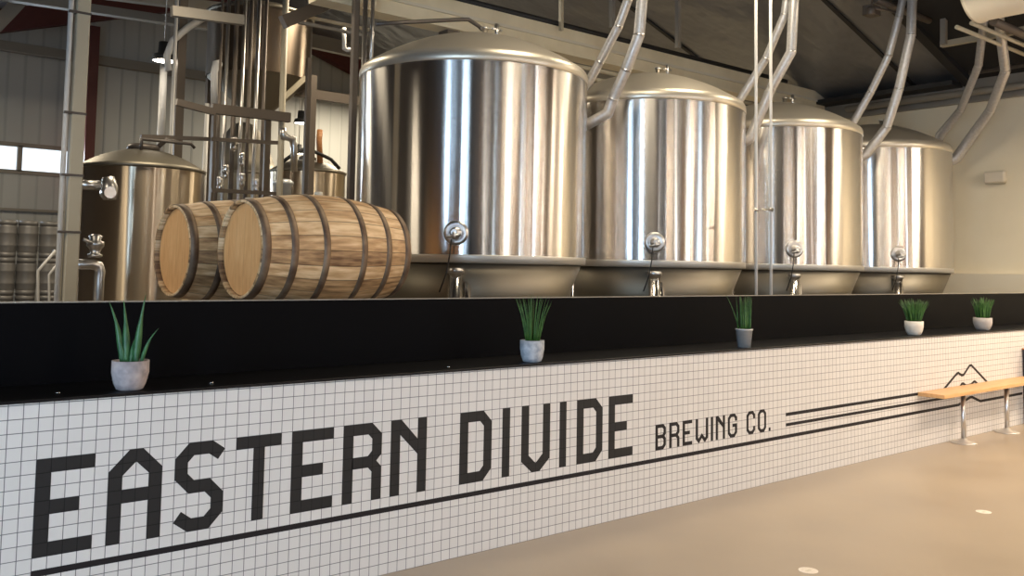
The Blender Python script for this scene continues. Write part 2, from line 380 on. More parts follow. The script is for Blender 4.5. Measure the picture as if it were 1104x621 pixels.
# ================================================================ TILE WALL
T = .06
def tw(c, r): return (c * T, 1.08 - r * T)
wall = struct('wall_counter', MB().box(-3.0, 12.2, 0, .50, 0, 1.088), M['tile'])
mono('counter_ledge', MB().box(-3.0, 12.2, -.018, .50, 1.0885, 1.103), M['ledge'], 'long black ledge capping the white tiled wall with plants on it', 'ledge', bevel=.003)
pnl = mono('back_panel', MB().box(-3.0, 14.8, .505, .55, 0, 1.497), M['black'], 'long black panel standing behind the ledge below the tanks', 'panel')
MB().box(-3.0, 14.8, .500, .556, 1.4972, 1.503).build('cap_strip', M['girt'], pnl)
mono('brewery_knee_wall', MB().box(-3.0, 14.8, .56, .62, 0, 1.45), M['greyblack'], 'black knee wall backing the long black panel', 'wall')
for i, px in enumerate((62, 228, 483)):
    py = (424, 413, 396)[i]
    v = ray(px, py); P = CAM + v * ((1.103 - CAM.z) / v.z)
    mono('ledge_screw', MB().lathe([(.006, 0), (.013, .002), (.010, .006), (.0, .007)], (P.x, P.y, 1.103), 12), M['bright'],
         ('small shiny screw head on the ledge left of the leftmost plant', 'small shiny screw head on the ledge right of the spiky succulent', 'small shiny screw head on the ledge left of the second plant')[i], 'screw', 'screw heads on the black ledge')


def stroke(mb, pts, w, y0, y1, c0, r0, sx=1., sy=1., closed=False):
    """polyline of (col,row) with mitred joints, drawn on the wall"""
    P = [Vector((p[0] * sx, p[1] * sy)) for p in pts]; n = len(P); A = []; B = []
    for i, p in enumerate(P):
        a = P[i - 1] if (i > 0 or closed) else None; b = P[(i + 1) % n] if (i < n - 1 or closed) else None
        d1 = (p - a).normalized() if a is not None else None; d2 = (b - p).normalized() if b is not None else None
        if d1 is None: d1 = d2
        if d2 is None: d2 = d1
        t = (d1 + d2).normalized(); nn = Vector((-t.y, t.x)); k = w / 2 / max(.4, nn.dot(Vector((-d1.y, d1.x))))
        A.append(p + nn * k); B.append(p - nn * k)
    for i in range(n if closed else n - 1):
        j = (i + 1) % n
        mb.poly([tw(c0 + q.x, r0 + q.y) for q in (A[i], A[j], B[j], B[i])], y0, y1)
def shape(mb, pts, y0, y1, c0, r0):
    mb.poly([tw(c0 + a, r0 + b_) for a, b_ in pts], y0, y1)
Y0, Y1 = -.0015, .002
LET = {
    'E': [('s', [(4, .5), (.5, .5), (.5, 6.5), (4, 6.5)]), ('s', [(.9, 3.5), (3, 3.5)])],
    'A': [('p', [(0, 7), (0, 1.55), (1.5, 0), (2.5, 0), (4, 1.55), (4, 7), (3, 7), (3, 1.95), (2, .95), (1, 1.95), (1, 7)]), ('s', [(.9, 3.5), (3.1, 3.5)])],
    'S': [('s', [(3.75, 1.15), (2.85, .5), (1.3, .5), (.5, 1.35), (.5, 2.6), (1.35, 3.5), (2.65, 3.5), (3.5, 4.4), (3.5, 5.6), (2.65, 6.5), (1.3, 6.5), (.3, 5.75)])],
    'T': [('s', [(0, .5), (4, .5)]), ('s', [(2, .9), (2, 7)])],
    'R': [('s', [(.5, 7), (.5, .5), (2.75, .5), (3.5, 1.25), (3.5, 2.7), (2.75, 3.5), (.9, 3.5)]), ('s', [(2.6, 3.3), (3.5, 4.25), (3.5, 7)])],
    'N': [('s', [(.5, 0), (.5, 7)]), ('s', [(3.5, 0), (3.5, 7)]), ('p', [(.9, 0), (1.1, 0), (3.1, 2.1), (3.1, 3.5), (.9, 1.3)])],
    'D': [('c', [(.5, .5), (2.7, .5), (3.5, 1.35), (3.5, 5.65), (2.7, 6.5), (.5, 6.5)])],
    'I': [('s', [(.5, 0), (.5, 7)])],
    'V': [('p', [(0, 0), (0, 5.75), (1.45, 7), (2.55, 7), (4, 5.75), (4, 0), (3, 0), (3, 5.2), (2, 6.1), (1, 5.2), (1, 0)])],
}
def draw(mb, glyph, c0, r0, w=1., sx=1., sy=1.):
    global Y0
    for n_, (kk, pts) in enumerate(glyph):
        Y0 = -.0015 - .0004 * n_
        if kk == 's': stroke(mb, pts, w, Y0, Y1, c0, r0, sx, sy)
        elif kk == 'c': stroke(mb, pts, w, Y0, Y1, c0, r0, sx, sy, True)
        else: shape(mb, [(a * sx, b_ * sy) for a, b_ in pts], Y0, Y1, c0, r0)
    Y0 = -.0015
for ch, c0 in (('E', 0), ('A', 5), ('S', 10), ('T', 15), ('E', 20), ('R', 25), ('N', 30), ('D', 38), ('I', 43.4), ('V', 46), ('I', 51.4), ('D', 54), ('E', 59)):
    q = MB(); draw(q, LET[ch], c0, 4); o = q.build('wall_letter', M['black_tile'], wall); o['label'] = 'large black tiled letter ' + ch
# small letters, 1.85 wide, 3 high
SM = {
    'B': [('c', [(.2, .2), (1.3, .2), (1.65, .55), (1.65, 1.1), (1.35, 1.45), (1.65, 1.8), (1.65, 2.45), (1.3, 2.8), (.2, 2.8)]), ('s', [(.2, 1.45), (1.4, 1.45)])],
    'R': [('s', [(.2, 3), (.2, .2), (1.3, .2), (1.65, .55), (1.65, 1.2), (1.3, 1.55), (.3, 1.55)]), ('s', [(1.25, 1.5), (1.65, 1.95), (1.65, 3)])],
    'E': [('s', [(1.8, .2), (.2, .2), (.2, 2.8), (1.8, 2.8)]), ('s', [(.3, 1.5), (1.35, 1.5)])],
    'W': [('s', [(.2, 0), (.2, 2.4), (.6, 2.75), (1.2, 2.15), (1.8, 2.75), (2.2, 2.4), (2.2, 0)])],
    'I': [('s', [(.2, 0), (.2, 3)])],
    'N': [('s', [(.2, 0), (.2, 3)]), ('s', [(1.65, 0), (1.65, 3)]), ('p', [(.3, 0), (.5, 0), (1.5, 1.05), (1.5, 1.6), (.3, .55)])],
    'G': [('s', [(1.7, .95), (1.7, .55), (1.35, .2), (.6, .2), (.2, .6), (.2, 2.4), (.6, 2.8), (1.3, 2.8), (1.7, 2.4), (1.7, 1.5), (.95, 1.5)])],
    'C': [('s', [(1.65, 1.0), (1.65, .55), (1.3, .2), (.6, .2), (.2, .6), (.2, 2.4), (.6, 2.8), (1.3, 2.8), (1.65, 2.45), (1.65, 2.0)])],
    'O': [('c', [(.6, .2), (1.3, .2), (1.65, .6), (1.65, 2.4), (1.3, 2.8), (.6, 2.8), (.2, 2.4), (.2, .6)])],
    '.': [('s', [(.2, 2.55), (.2, 3)])],
}
for ch, c0 in (('B', 67), ('R', 69.5), ('E', 72), ('W', 74.5), ('I', 77.5), ('N', 78.5), ('G', 81), ('C', 85), ('O', 87.5), ('.', 89.95)):
    q = MB(); draw(q, SM[ch], c0, 7.95, .42); o = q.build('wall_letter', M['stripe'], wall); o['label'] = 'small black letter ' + ch if ch != '.' else 'small black full stop'
# three stripes with the mountain outline
def stripe(nm, pts, w):
    q = MB(); stroke(q, pts, w, Y0, Y1, 0, 0); o = q.build('wall_stripe', M['stripe'], wall); o['label'] = nm
stripe('top black stripe rising into a twin peaked mountain outline', [(94, 9.12), (140.9, 9.12), (146.0, 6.7), (146.7, 6.55), (148.0, 7.05), (148.8, 7.0), (151.1, 5.55), (151.9, 5.5), (158.6, 9.1), (174, 9.1)], .45)
stripe('middle black stripe rising into a small mountain outline', [(94, 10.53), (145.2, 10.53), (147.9, 8.55), (148.5, 8.5), (149.8, 9.0), (151.6, 8.9), (152.9, 8.45), (153.3, 8.5), (157.5, 10.53), (174, 10.53)], .42)
stripe('long black underline stripe with a low mountain bump', [(0, 12.12), (146.6, 12.12), (151.2, 11.15), (151.9, 11.15), (155.3, 12.15), (174, 12.15)], .47)

# dark post at the far end of the tiled wall
q = MB().box(10.46, 10.60, -.16, -.002, 0, .86); po = mono('end_post', q, M['post'], 'dark blue black post standing at the right end of the tiled wall', 'post', bevel=.004)
MB().box(10.45, 10.61, -.17, -.001, .86, .875).build('post_cap', M['wood'], po)

# ---------------------------------------------------------------- bench
BX0, BX1, BYF, BYB = 7.9, 10.42, -.27, -.006
bench = empty('wall_bench', 'narrow wooden bench on two steel pedestal legs along the tiled wall', 'bench', (BX0, BYF, 0))
O = Vector((BX0, BYF, 0))
q = MB().box(0, BX1 - BX0, 0, BYB - BYF, .515, .553); q.build('bench_top', M['bench_top'], bench, .004)
for lx in (8.60, 9.66):
    x = lx - BX0; y = -.135 - BYF
    lg = MB().lathe([(.024, .015), (.024, .50)], (x, y, 0), 20).build('leg', M['pipe'], bench)
    MB().lathe([(.125, 0), (.127, .006), (.115, .014), (.05, .022), (.026, .05), (.024, .05)], (x, y, 0), 40).build('leg_base', M['ring'], lg)
    MB().box(x - .09, x + .09, y - .06, y + .06, .503, .515).build('top_plate', M['post'], lg)

# floor stickers
for i, (x, y, r, l) in enumerate(((3.76, -1.39, .055, 'round white sticker on the floor nearest the viewer'), (5.95, -1.44, .052, 'round white sticker on the floor farther toward the bench'))):
    s_ = mono('floor_sticker', MB().lathe([(r, .0), (r, .0015)], (0, 0, 0), 32), M['sticker'], l, 'sticker', 'round floor stickers')
    s_.location = (x, y, .0005)
    MB().box(-.025, .02, -.012, .008, .0016, .0021).build('print_mark', M['curb'], s_)

# ---------------------------------------------------------------- plants
def at_z(x, y, Z):
    v = ray(x, y); return CAM + v * ((Z - CAM.z) / v.z)
def pot_prof(rt, rb, h, t=.008, round_=True):
    if round_: o = [(rb * .8, 0), (rb, .006), (rb + (rt - rb) * .55, h * .25), (rt, h * .6), (rt, h)]
    else: o = [(rb, 0), (rt, h - .012), (rt + .004, h - .012), (rt + .004, h)]
    return o + [(rt - t, h), (rt - t, h - .02), (0, h - .02)]
def potted(px, py, label, kind, potmat, rt, rb, h, round_=True):
    p = at_z(px, py, 1.104); p.y = max(p.y, rt + .0); p.z = 1.1032
    e = empty('potted_plant', label, 'potted plant', p)
    pt = MB().lathe(pot_prof(rt, rb, h, .008, round_), (0, 0, 0), 40).build('pot', potmat, e)
    MB().lathe([(rt - .009, h - .019), (0, h - .012)], (0, 0, 0), 24, cap=False).build('soil', M['soil'], e)
    return e, h
def blade(mb, base, tip, r0, bend=.1, n=7, thick=.5, seg=9, rng=random):
    base = Vector(base); tip = Vector(tip); pts = []; rs = []
    side = Vector(((tip - base).x, (tip - base).y, 0)) * bend
    for i in range(seg):
        t = i / (seg - 1); pts.append(base + (tip - base) * t - side * math.sin(PI * t) * .8 + Vector((0, 0, .02 * math.sin(PI * t))))
        rs.append(r0 * (1 - t ** 1.8) * (.75 + .5 * math.sin(PI * min(1, t * 1.6))) + r0 * .06)
    mb.tube(pts, r0, n, rs=rs)
# view-aligned sideways axis for arranging the leaves as photographed
ex = Vector((math.cos(yaw), -math.sin(yaw), 0)); ey = Vector((math.sin(yaw), math.cos(yaw), 0))
e, h = potted(153, 425, 'spiky aloe like plant in a rough pinkish concrete pot, nearest the viewer', 'aloe', M['pot_pink'], .083, .060, .138)
for bx, tx, tz, r, ty in ((-.035, -.115, .335, .014, .0), (-.018, -.055, .345, .015, .02), (.022, .058, .37, .015, .0), (.045, .135, .215, .008, -.02), (.0, .005, .165, .010, .03), (-.03, -.05, .16, .009, -.03), (.03, .015, .12, .01, -.02)):
    q = MB(); blade(q, ex * bx + Vector((0, 0, h - .03)), ex * tx + ey * ty + Vector((0, 0, h + tz - .06)), r, .12)
    q.build('leaf', M['leaf'], e)
def grass(e, h, n, spread, base, hh, seed, lean=None, r=.0045):
    rg = random.Random(seed)
    for i in range(n):
        a = rg.random() * 2 * PI; rr = math.sqrt(rg.random()); q = MB()
        bx = ex * math.cos(a) * rr * base + ey * math.sin(a) * rr * base
        tx = ex * math.cos(a) * rr * spread + ey * math.sin(a) * rr * spread * .8
        tz = hh * (.78 + .22 * rg.random()) * (1 - .12 * rr)
        blade(q, bx + Vector((0, 0, h - .022)), tx + Vector((0, 0, h + tz)), r, .1, 4, seg=6)
        q.build('grass_blade', M['grass'], e)
    if lean:
        q = MB(); blade(q, Vector((0, 0, h - .022)) - ex * base * .7, ex * lean + Vector((0, 0, h + hh * .95)), r * 1.2, .05, 4, seg=6); q.build('grass_blade', M['grass'], e)
e, h = potted(588, 392, 'upright grass in a bluish grey marbled pot, second plant from the left', 'g', M['pot_blue'], .079, .060, .140)
grass(e, h, 46, .135, .045, .325, 3)
e, h = potted(820, 376, 'narrow green grass in a small shiny tin pot, middle of the ledge', 'g', M['tin'], .066, .052, .150, False)
grass(e, h, 46, .065, .05, .31, 5, -.16)
e, h = potted(989.5, 361.5, 'bushy green grass in a smooth white pot, second plant from the right', 'g', M['pot_white'], .090, .062, .142)
grass(e, h, 80, .16, .06, .245, 8, r=.006)
e, h = potted(1068, 356.5, 'green grass in a greyish round pot, farthest plant on the ledge', 'g', M['pot_grey'], .098, .066, .142)
grass(e, h, 80, .135, .06, .25, 11, r=.006)

# ============================================================= FERMENTERS
TR, TB, TT, TAP = 1.22, 1.825, 3.67, 4.205
tank = empty('fermentation_tank', '', 'tank', (4.81, 3.3, 0))
MB().lathe([(TR, TB), (TR, TT)], (0, 0, 0), 160, cap=False).build('shell', M['tank'], tank)
MB().lathe([(TR - .03, TB - .075), (TR - .006, TB - .07), (TR + .001, TB - .06), (TR + .002, TB - .005), (TR + .002, TB + .004), (TR - .01, TB + .006)], (0, 0, 0), 160, cap=False).build('lower_ring', M['ring'], tank)
# dome: weld lip, small knuckle, shallow dish
pr_ = [(TR - .002, TT), (TR + .008, TT + .008), (TR + .008, TT + .05)]
for i in range(1, 7):
    a = i / 6 * math.radians(62); pr_.append((TR + .008 - .10 * (1 - math.cos(a)), TT + .05 + .10 * math.sin(a)))
r0_, z0_ = pr_[-1]
for i in range(1, 17):
    t = i / 16; r = r0_ * (1 - t); z = z0_ + (TAP - z0_) * (1 - (1 - t) ** 1.9); pr_.append((max(r, .0), z))
MB().lathe(pr_, (0, 0, 0), 128, cap=False).build('domed_top', M['dome'], tank)
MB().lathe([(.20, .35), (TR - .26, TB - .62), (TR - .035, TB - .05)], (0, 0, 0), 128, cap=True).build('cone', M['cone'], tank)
for a in (45, 135, 225, 315):
    a = math.radians(a + 6); x, y = (TR - .16) * math.cos(a), (TR - .16) * math.sin(a)
    lg = MB().lathe([(.05, .03), (.05, TB - .05)], (x, y, 0), 20).build('leg', M['bright'], tank)
    MB().lathe([(.10, 0), (.10, .03)], (x, y, 0), 20).build('foot', M['bright'], lg)
# sample port facing the counter
pd = Vector((math.sin(math.radians(223.5)), math.cos(math.radians(223.5)), 0)); side = Vector((pd.y, -pd.x, 0))
def along(p0, pts_r, n=24):
    """lathe about the outward direction pd from p0; pts (r, d)"""
    vs = []; fs = []
    for r, d_ in pts_r:
        for i in range(n):
            a = 2 * PI * i / n; vs.append(p0 + pd * d_ + side * (r * math.cos(a)) + Vector((0, 0, r * math.sin(a))))
    for k_ in range(len(pts_r) - 1):
        for i in range(n):
            j = (i + 1) % n; fs.append((k_ * n + i, k_ * n + j, (k_ + 1) * n + j, (k_ + 1) * n + i))
    return vs, fs
zp = 2.03
port = MB().add(*along(pd * (TR - .015) + Vector((0, 0, zp)), [(.0, .0), (.116, .0), (.118, .012), (.112, .035), (.085, .042), (.06, .03), (.05, .032), (.05, .07), (.0, .07)]), True).build('sample_port', M['pipe'], tank)
q = MB().add(*along(pd * (TR + .05) + Vector((0, 0, zp)), [(.0, 0), (.032, 0), (.034, .05), (.045, .055), (.045, .075), (.0, .075)]), True)
c0 = pd * (TR + .15) + Vector((0, 0, zp)); q.tube([c0 - pd * .05, c0 + pd * .01], .028, 14); q.tube([c0 - side * .05 - Vector((0, 0, .02)), c0 + side * .07 - Vector((0, 0, .05))], .012, 8); q.tube([c0, c0 - Vector((0, 0, .06))], .018, 10)
q.build('valve', M['pipe'], port)
q = MB(); cp = pd * (TR + .10); q.tube([cp + Vector((0, 0, zp - .06)) + side * .03, cp + Vector((0, 0, zp - .2)) + side * .04, cp + Vector((0, 0, zp - .38)) + side * .07, cp + Vector((0, 0, zp - .55)) + side * .13], .007, 8)
q.build('sample_hose', M['rubber'], port)
# cone outlet arm seen as a bright stub under the ring
q = MB(); cp = pd * (TR - .02); q.tube([cp + Vector((0, 0, TB - .12)), cp + Vector((0, 0, .9)), cp + Vector((0, 0, .25)) ], .066, 20); q.tube([cp + Vector((0, 0, .27)), Vector((0, 0, .27)) + pd * .1], .05, 16)
q.build('outlet_pipe', M['bright'], tank)
q = MB(); q.lathe([(.078, 0), (.085, .01), (.085, .04), (.078, .05)], (cp.x, cp.y, TB - .17), 24); q.tube([cp * .93 + Vector((0, 0, TB - .145)), cp * .80 + Vector((0, 0, TB - .145))], .03, 12); q.build('outlet_clamp', M['pipe'], tank)
# fittings on top
q = MB(); q.lathe([(.03, -.03), (.03, .08), (.045, .08), (.045, .10), (0, .10)], (-.02, -.2, TAP - .04), 18); q.build('top_fitting', M['pipe'], tank)
q = MB(); q.tube([(.1, -.25, TAP - .08), (.1, -.25, TAP + .11)], .022, 10); q.tube([(.03, -.25, TAP + .05), (.17, -.25, TAP + .05)], .012, 8); q.build('top_valve', M['pipe'], tank)
tl = ['largest looking polished steel fermentation tank, nearest, right beside the barrels',
      'polished steel fermentation tank second from the left in the row of four',
      'polished steel fermentation tank third in the row, behind the two thin upright pipes',
      'farthest polished steel fermentation tank, next to the beige wall']
tank['label'] = tl[0]; tank['group'] = 'row of four fermentation tanks'
for i in range(1, 4):
    c = copy_tree(tank); c.location = (4.81 + 2.765 * i, 3.3, 0); c['label'] = tl[i]

# bent vent pipes beside each tank: in a plane of constant X, leaning to the taproom as they climb
ex_ = ['beside the first tank', 'beside the second tank', 'beside the third tank', 'beside the fourth tank']
PA = [(2.96, 3.80), (2.913, 3.857), (2.738, 4.063), (2.454, 4.44), (2.33, 4.70), (2.10, 5.35)]
PBp = [(2.70, 3.36), (2.51, 3.73), (2.36, 3.93), (2.13, 4.42), (2.06, 4.85), (2.02, 5.3)]
PXS = {0: [((635, 88), (647, 66), (667, 28), (677, 0), (687, -40)), ((655, 122), (661, 106), (675, 75), (689, 38), (692.3, 0), (694, -45))],
       1: [((798, 107), (826, 63), (846, 16), (848, 0), (853, -40)), ((809, 148), (832, 94), (853, 56), (856, 0), (858, -40))],
       2: [((920, 132), (939, 99), (958, 60), (969, 19), (973, 0), (977, -30)), ((934, 166), (956, 137), (969, 96), (982, 38), (983.5, 0), (985, -30))],
       3: [((1014, 145), (1036, 118), (1055, 70), (1061.5, 17.5), (1063, -20)), ((1031, 170.6), (1068, 118), (1084, 76.5), (1076, 12), (1073, -20))]}
def at_x(x, y, X):
    v = ray(x, y); return CAM + v * ((X - CAM.x) / v.x)
for i in range(4):
    X = 4.81 + 2.765 * i + 1.33; n3 = (2.2 if i == 3 else 0)
    for j in range(2):
        pts = [at_x(a, b_, X - n3 * k_ / 4) for k_, (a, b_) in enumerate(PXS[i][j])]
        # foot: bend back to the tank top edge
        f0 = pts[0]; cx_ = 4.81 + 2.765 * i; rd = Vector((f0.x - cx_, f0.y - 3.3, 0)).normalized() * 1.24
        pts = [Vector((cx_ + rd.x, 3.3 + rd.y, min(f0.z - .16, 3.66)))] + pts
        nm = ('left', 'right')[j]
        r_ = (.05, .06)[j] * (1 + .06 * i)
        base = pts[0].copy()
        q = MB().tube([p - base for p in pts], r_, 14)
        o = q.build('vent_pipe', M['conduit_metal']); o.location = base
        tag(o, nm + ' one of the two bent grey vent pipes rising ' + ex_[i], 'pipe', 'bent vent pipes beside the tanks')
        for a in range(1, len(pts) - 1):
            d_ = (pts[a + 1] - pts[a]).normalized() * .012
            MB().tube([pts[a] - base - d_, pts[a] - base + d_], r_ * 1.04, 12).build('joint_band', M['pipe'], o)

# ================================================================ BARRELS
def make_barrel(label):
    e = empty('oak_barrel', label, 'barrel', group='two oak barrels lying on their sides')
    Lh, rb, rh = .565, .385, .318
    prof = []
    for i in range(25):
        t = -1 + 2 * i / 24; prof.append((rh + (rb - rh) * math.cos(t * PI / 2) ** 1.05 if abs(t) < 1 else rh, Lh * t))
    q = MB(); q.lathe([(rh - .016, -Lh + .035), (rh - .016, -Lh)] + prof + [(rh - .016, Lh), (rh - .016, Lh - .035)], (0, 0, 0), 72, 'x', False); q.build('staves', M['stave'], e)
    def rad(x): t = x / Lh; return rh + (rb - rh) * math.cos(t * PI / 2) ** 1.05
    for sgn in (-1, 1):
        q = MB().lathe([(0, sgn * (Lh - .034)), (rh - .02, sgn * (Lh - .034)), (rh - .02, sgn * (Lh - .05)), (0, sgn * (Lh - .05))], (0, 0, 0), 64, 'x', False, False)
        o = q.build('barrel_head', M['head'], e)
        for x0, x1 in ((Lh - .055, Lh - .004), (.335, .380), (.12, .165)):
            a, b_ = (x0, x1) if sgn > 0 else (-x1, -x0)
            a0, b0 = rad(a) if abs(a) < Lh else rh, rad(b_) if abs(b_) < Lh else rh
            MB().lathe([(a0 + .0, a), (a0 + .004, a), (b0 + .004, b_), (b0, b_)], (0, 0, 0), 72, 'x', False).build('hoop', M['hoop'], e)
    MB().lathe([(.03, rb - .01), (.028, rb + .022), (0, rb + .024)], (0.0, 0, 0), 20).build('bung', M['curb'], e)
    return e
b1 = make_barrel('front oak barrel lying on its side, its whole length showing')
rz = math.radians(3); axd = Vector((math.cos(rz), math.sin(rz), 0))
b1.location = Vector((1.375, 1.2, 1.80)) + axd * .565; b1.rotation_euler = (math.radians(0), 0, rz)
b2 = copy_tree(b1); b2['label'] = 'rear oak barrel mostly hidden, only its round head and some staves showing'
b2.location = Vector((1.215, 1.99, 1.79)) + axd * .565
# low steel rack under both barrels
e = empty('barrel_rack', 'steel rack carrying the two oak barrels behind the black panel', 'rack', Vector((1.375, 1.2, 0)) + axd * .565, rz)
for x in (-.3, .3):
    MB().box(x - .03, x + .03, -.4, 1.2, 1.35, 1.40).build('cross_bar', M['post'], e)
    for y in (-.37, 1.17): MB().box(x - .03, x + .03, y - .03, y + .03, 0, 1.35).build('leg', M['post'], e)
    q = MB()
    for yc in (0, .79):
        for s_ in (-1, 1): q.add([(x - .03, yc + s_ * .10, 1.40), (x + .03, yc + s_ * .10, 1.40), (x + .03, yc + s_ * .24, 1.40), (x - .03, yc + s_ * .24, 1.40), (x - .03, yc + s_ * .24, 1.465), (x + .03, yc + s_ * .24, 1.465)], [(0, 1, 2, 3), (0, 1, 5, 4), (2, 3, 4, 5), (0, 3, 4), (1, 2, 5)])
    q.build('cradle', M['post'], e)

# ============================================================= LEFT TANK
def closed_tank(name, label, c, R, z0, zt, zap, m, group=None):
    e = empty(name, label, 'tank', (c[0], c[1], 0), 0, group)
    MB().lathe([(R, z0), (R, zt)], (0, 0, 0), 96, cap=False).build('shell', m, e)
    pr_ = [(R, zt), (R + .02, zt + .01), (R + .02, zt + .04), (R - .04, zt + .07)]
    for i in range(1, 11): t = i / 10; pr_.append(((R - .04) * (1 - t * .93), zt + .07 + (zap - zt - .07) * (1 - (1 - t) ** 2)))
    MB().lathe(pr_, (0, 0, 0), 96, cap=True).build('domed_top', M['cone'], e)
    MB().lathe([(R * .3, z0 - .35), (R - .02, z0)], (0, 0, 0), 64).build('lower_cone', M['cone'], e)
    for a in (45, 135, 225, 315):
        x, y = (R - .12) * math.cos(math.radians(a)), (R - .12) * math.sin(math.radians(a))
        MB().lathe([(.05, 0), (.05, z0)], (x, y, 0), 16).build('leg', M['pipe'], e)
    return e
c = at(154, 180, 7.5)
lt = closed_tank('brew_tank', 'bronze tinted steel brew tank at the left behind the pale column', (c.x, 7.5), .755, .7, 2.86, 3.15, M['tank_old'])
q = MB(); q.lathe([(.20, 0), (.20, .06), (.16, .09), (0, .10)], (0, 0, 3.13), 32); q.tube([(-.12, -.3, 3.1), (-.12, -.3, 3.25), (.5, -.3, 3.25), (.55, -.3, 3.2)], .02, 8); q.tube([(.15, -.1, 3.2), (.25, -.1, 3.3), (.4, -.1, 3.28)], .03, 8)
q.build('manway', M['dark_pipe'], lt)

# ---------------------------------------------------------- left column and pipes
def pipe_px(name, label, pts, Y, r, m, n=12, group=None, smooth=True, cat='pipe', z0=None, z1=None):
    P = [at(a, b_, Y if not isinstance(Y, (list, tuple)) else Y[i]) for i, (a, b_) in enumerate(pts)]
    if z0 is not None: P = [Vector((P[0].x, P[0].y, z0))] + P
    base = P[0].copy()
    o = MB().tube([p - base for p in P], r, n, smooth).build(name, m); o.location = base
    return tag(o, label, cat, group)
def upright(name, label, px, py, Y, r, z0, z1, m, group=None, box=False, cat='pipe'):
    p = at(px, py, Y)
    q = MB().box(-r, r, -r, r, z0, z1) if box else MB().lathe([(r, z0), (r, z1)], (0, 0, 0), 20)
    o = q.build(name, m); o.location = (p.x, p.y, 0); return tag(o, label, cat, group)
pc = at(81, 160, 4.2)
cl = empty('steel_column', 'pale steel column at the left in front of the brew tank', 'column', (pc.x, pc.y, 0))
MB().box(-.052, .062, -.06, .06, .0, roofz(pc.x) - .0).build('post', M['coldrolled'], cl, .012)
MB().lathe([(.022, 0), (.022, roofz(pc.x) - .05)], (-.095, -.02, 0), 12).build('conduit', M['white_pipe'], cl)
q = MB()
for z in (1.95, 2.45, 3.0, 3.9): q.box(-.115, .066, -.068, .0, z, z + .02)
q.build('pipe_clamps', M['dark_pipe'], cl)
# valve assembly between column and brew tank
v0 = at(75, 283, 5.6)
vv = empty('valve_manifold', 'jointed steel pipe manifold with two valves beside the pale column', 'valve', (v0.x, v0.y, 0))
def lp(px, py, Y=5.6): return at(px, py, Y) - Vector((v0.x, v0.y, 0))
q = MB(); q.tube([lp(66, 285), lp(100, 285), lp(106, 287), lp(108, 293), lp(107, 300)] + [Vector((lp(107, 300).x, lp(107, 300).y, .0))], .052, 16); q.build('elbow_pipe', M['pipe'], vv)
q = MB(); a = lp(80, 288); q.tube([a, Vector((a.x, a.y, .0))], .045, 14); q.build('drop_pipe', M['pipe'], vv)
q = MB(); a = lp(103, 265); q.lathe([(.05, -.12), (.07, -.11), (.07, -.09), (.045, -.08), (.06, -.03), (.085, .0), (.085, .04), (.05, .06), (.07, .1), (.03, .12)], a, 20); q.tube([a + Vector((-.02, -.05, .02)), a + Vector((-.15, -.1, .06))], .016, 8); q.build('lower_valve', M['pipe'], vv)
q = MB(); a = lp(116, 205); q.tube([lp(84, 199), lp(108, 200)], .05, 14); q.tube([a - RR * .0 + Vector((0, 0, .14)), a + Vector((.02, 0, .02)), a + Vector((.03, 0, -.1))], .075, 16, rs=[.06, .085, .07]); q.tube([a + Vector((0, -.1, -.03)), a + Vector((0, .08, -.03))], .06, 14); q.build('upper_valve', M['pipe'], vv)

# ============================================================= HOPPER VESSEL
hc = at(280, 60, 9.0)
ho = empty('hopper_vessel', 'raised steel hopper vessel with a conical bottom behind the pipe row', 'tank', (hc.x, hc.y, 0))
zt, zb, zc = at(280, 20, 9).z, at(280, 87, 9).z, at(290, 128, 9).z
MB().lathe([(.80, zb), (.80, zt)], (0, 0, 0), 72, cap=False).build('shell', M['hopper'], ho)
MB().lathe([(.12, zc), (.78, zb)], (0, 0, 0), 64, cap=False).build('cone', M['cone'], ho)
MB().lathe([(.81, zt - .02), (.83, zt), (.83, zt + .03), (.6, zt + .12), (0, zt + .2)], (0, 0, 0), 64, cap=False).build('lid', M['cone'], ho)
for x, y in ((-.78, -.3), (.78, -.3), (-.5, .75), (.5, .75)): MB().box(x - .05, x + .05, y - .05, y + .05, 2.1, zb + .15).build('leg', M['brown_steel'], ho)
# lower vessel below it
c = at(262, 165, 12.0)
v2 = closed_tank('lower_vessel', 'dull steel vessel below the hopper, half hidden by the pipe row', (c.x, 12.0), .68, 1.2, at(262, 190, 12).z, at(262, 132, 12).z, M['cone'])
# tank behind the barrels
c = at(331, 190, 10.0)
v3 = closed_tank('rear_brew_tank', 'steel brew tank standing behind the two barrels', (c.x, 10.0), .66, .8, at(331, 184, 9.4).z, at(331, 171, 9.8).z, M['tank_old'])
q = MB(); q.lathe([(.15, 0), (.15, .1), (.1, .13), (0, .14)], (0, 0, at(331, 173, 10).z - .05), 24); q.build('manway', M['dark_pipe'], v3)
pipe_px('hose', 'black hose arching over the rear brew tank', [(300, 178), (318, 165), (330, 160), (345, 166), (357, 172), (366, 182)], 9.2, .03, M['rubber'], cat='hose')
pipe_px('paddle', 'wooden mash paddle leaning on the rear brew tank', [(345, 176), (344, 150), (345, 140)], 9.6, .05, M['wood'], cat='paddle')
c = at(305, 203, 8.6)
q = MB().lathe([(.13, -.25), (.13, .0), (.16, .03), (.16, .07), (.10, .11), (0, .12)], (0, 0, at(305, 203, 8.6).z + .03), 28).lathe([(.05, 0), (.05, at(305, 203, 8.6).z - .2)], (0, 0, 0), 12)
o = q.build('pump_motor', M['tin']); o.location = (c.x, c.y, 0); tag(o, 'bluish steel pump head just above the barrels', 'pump')

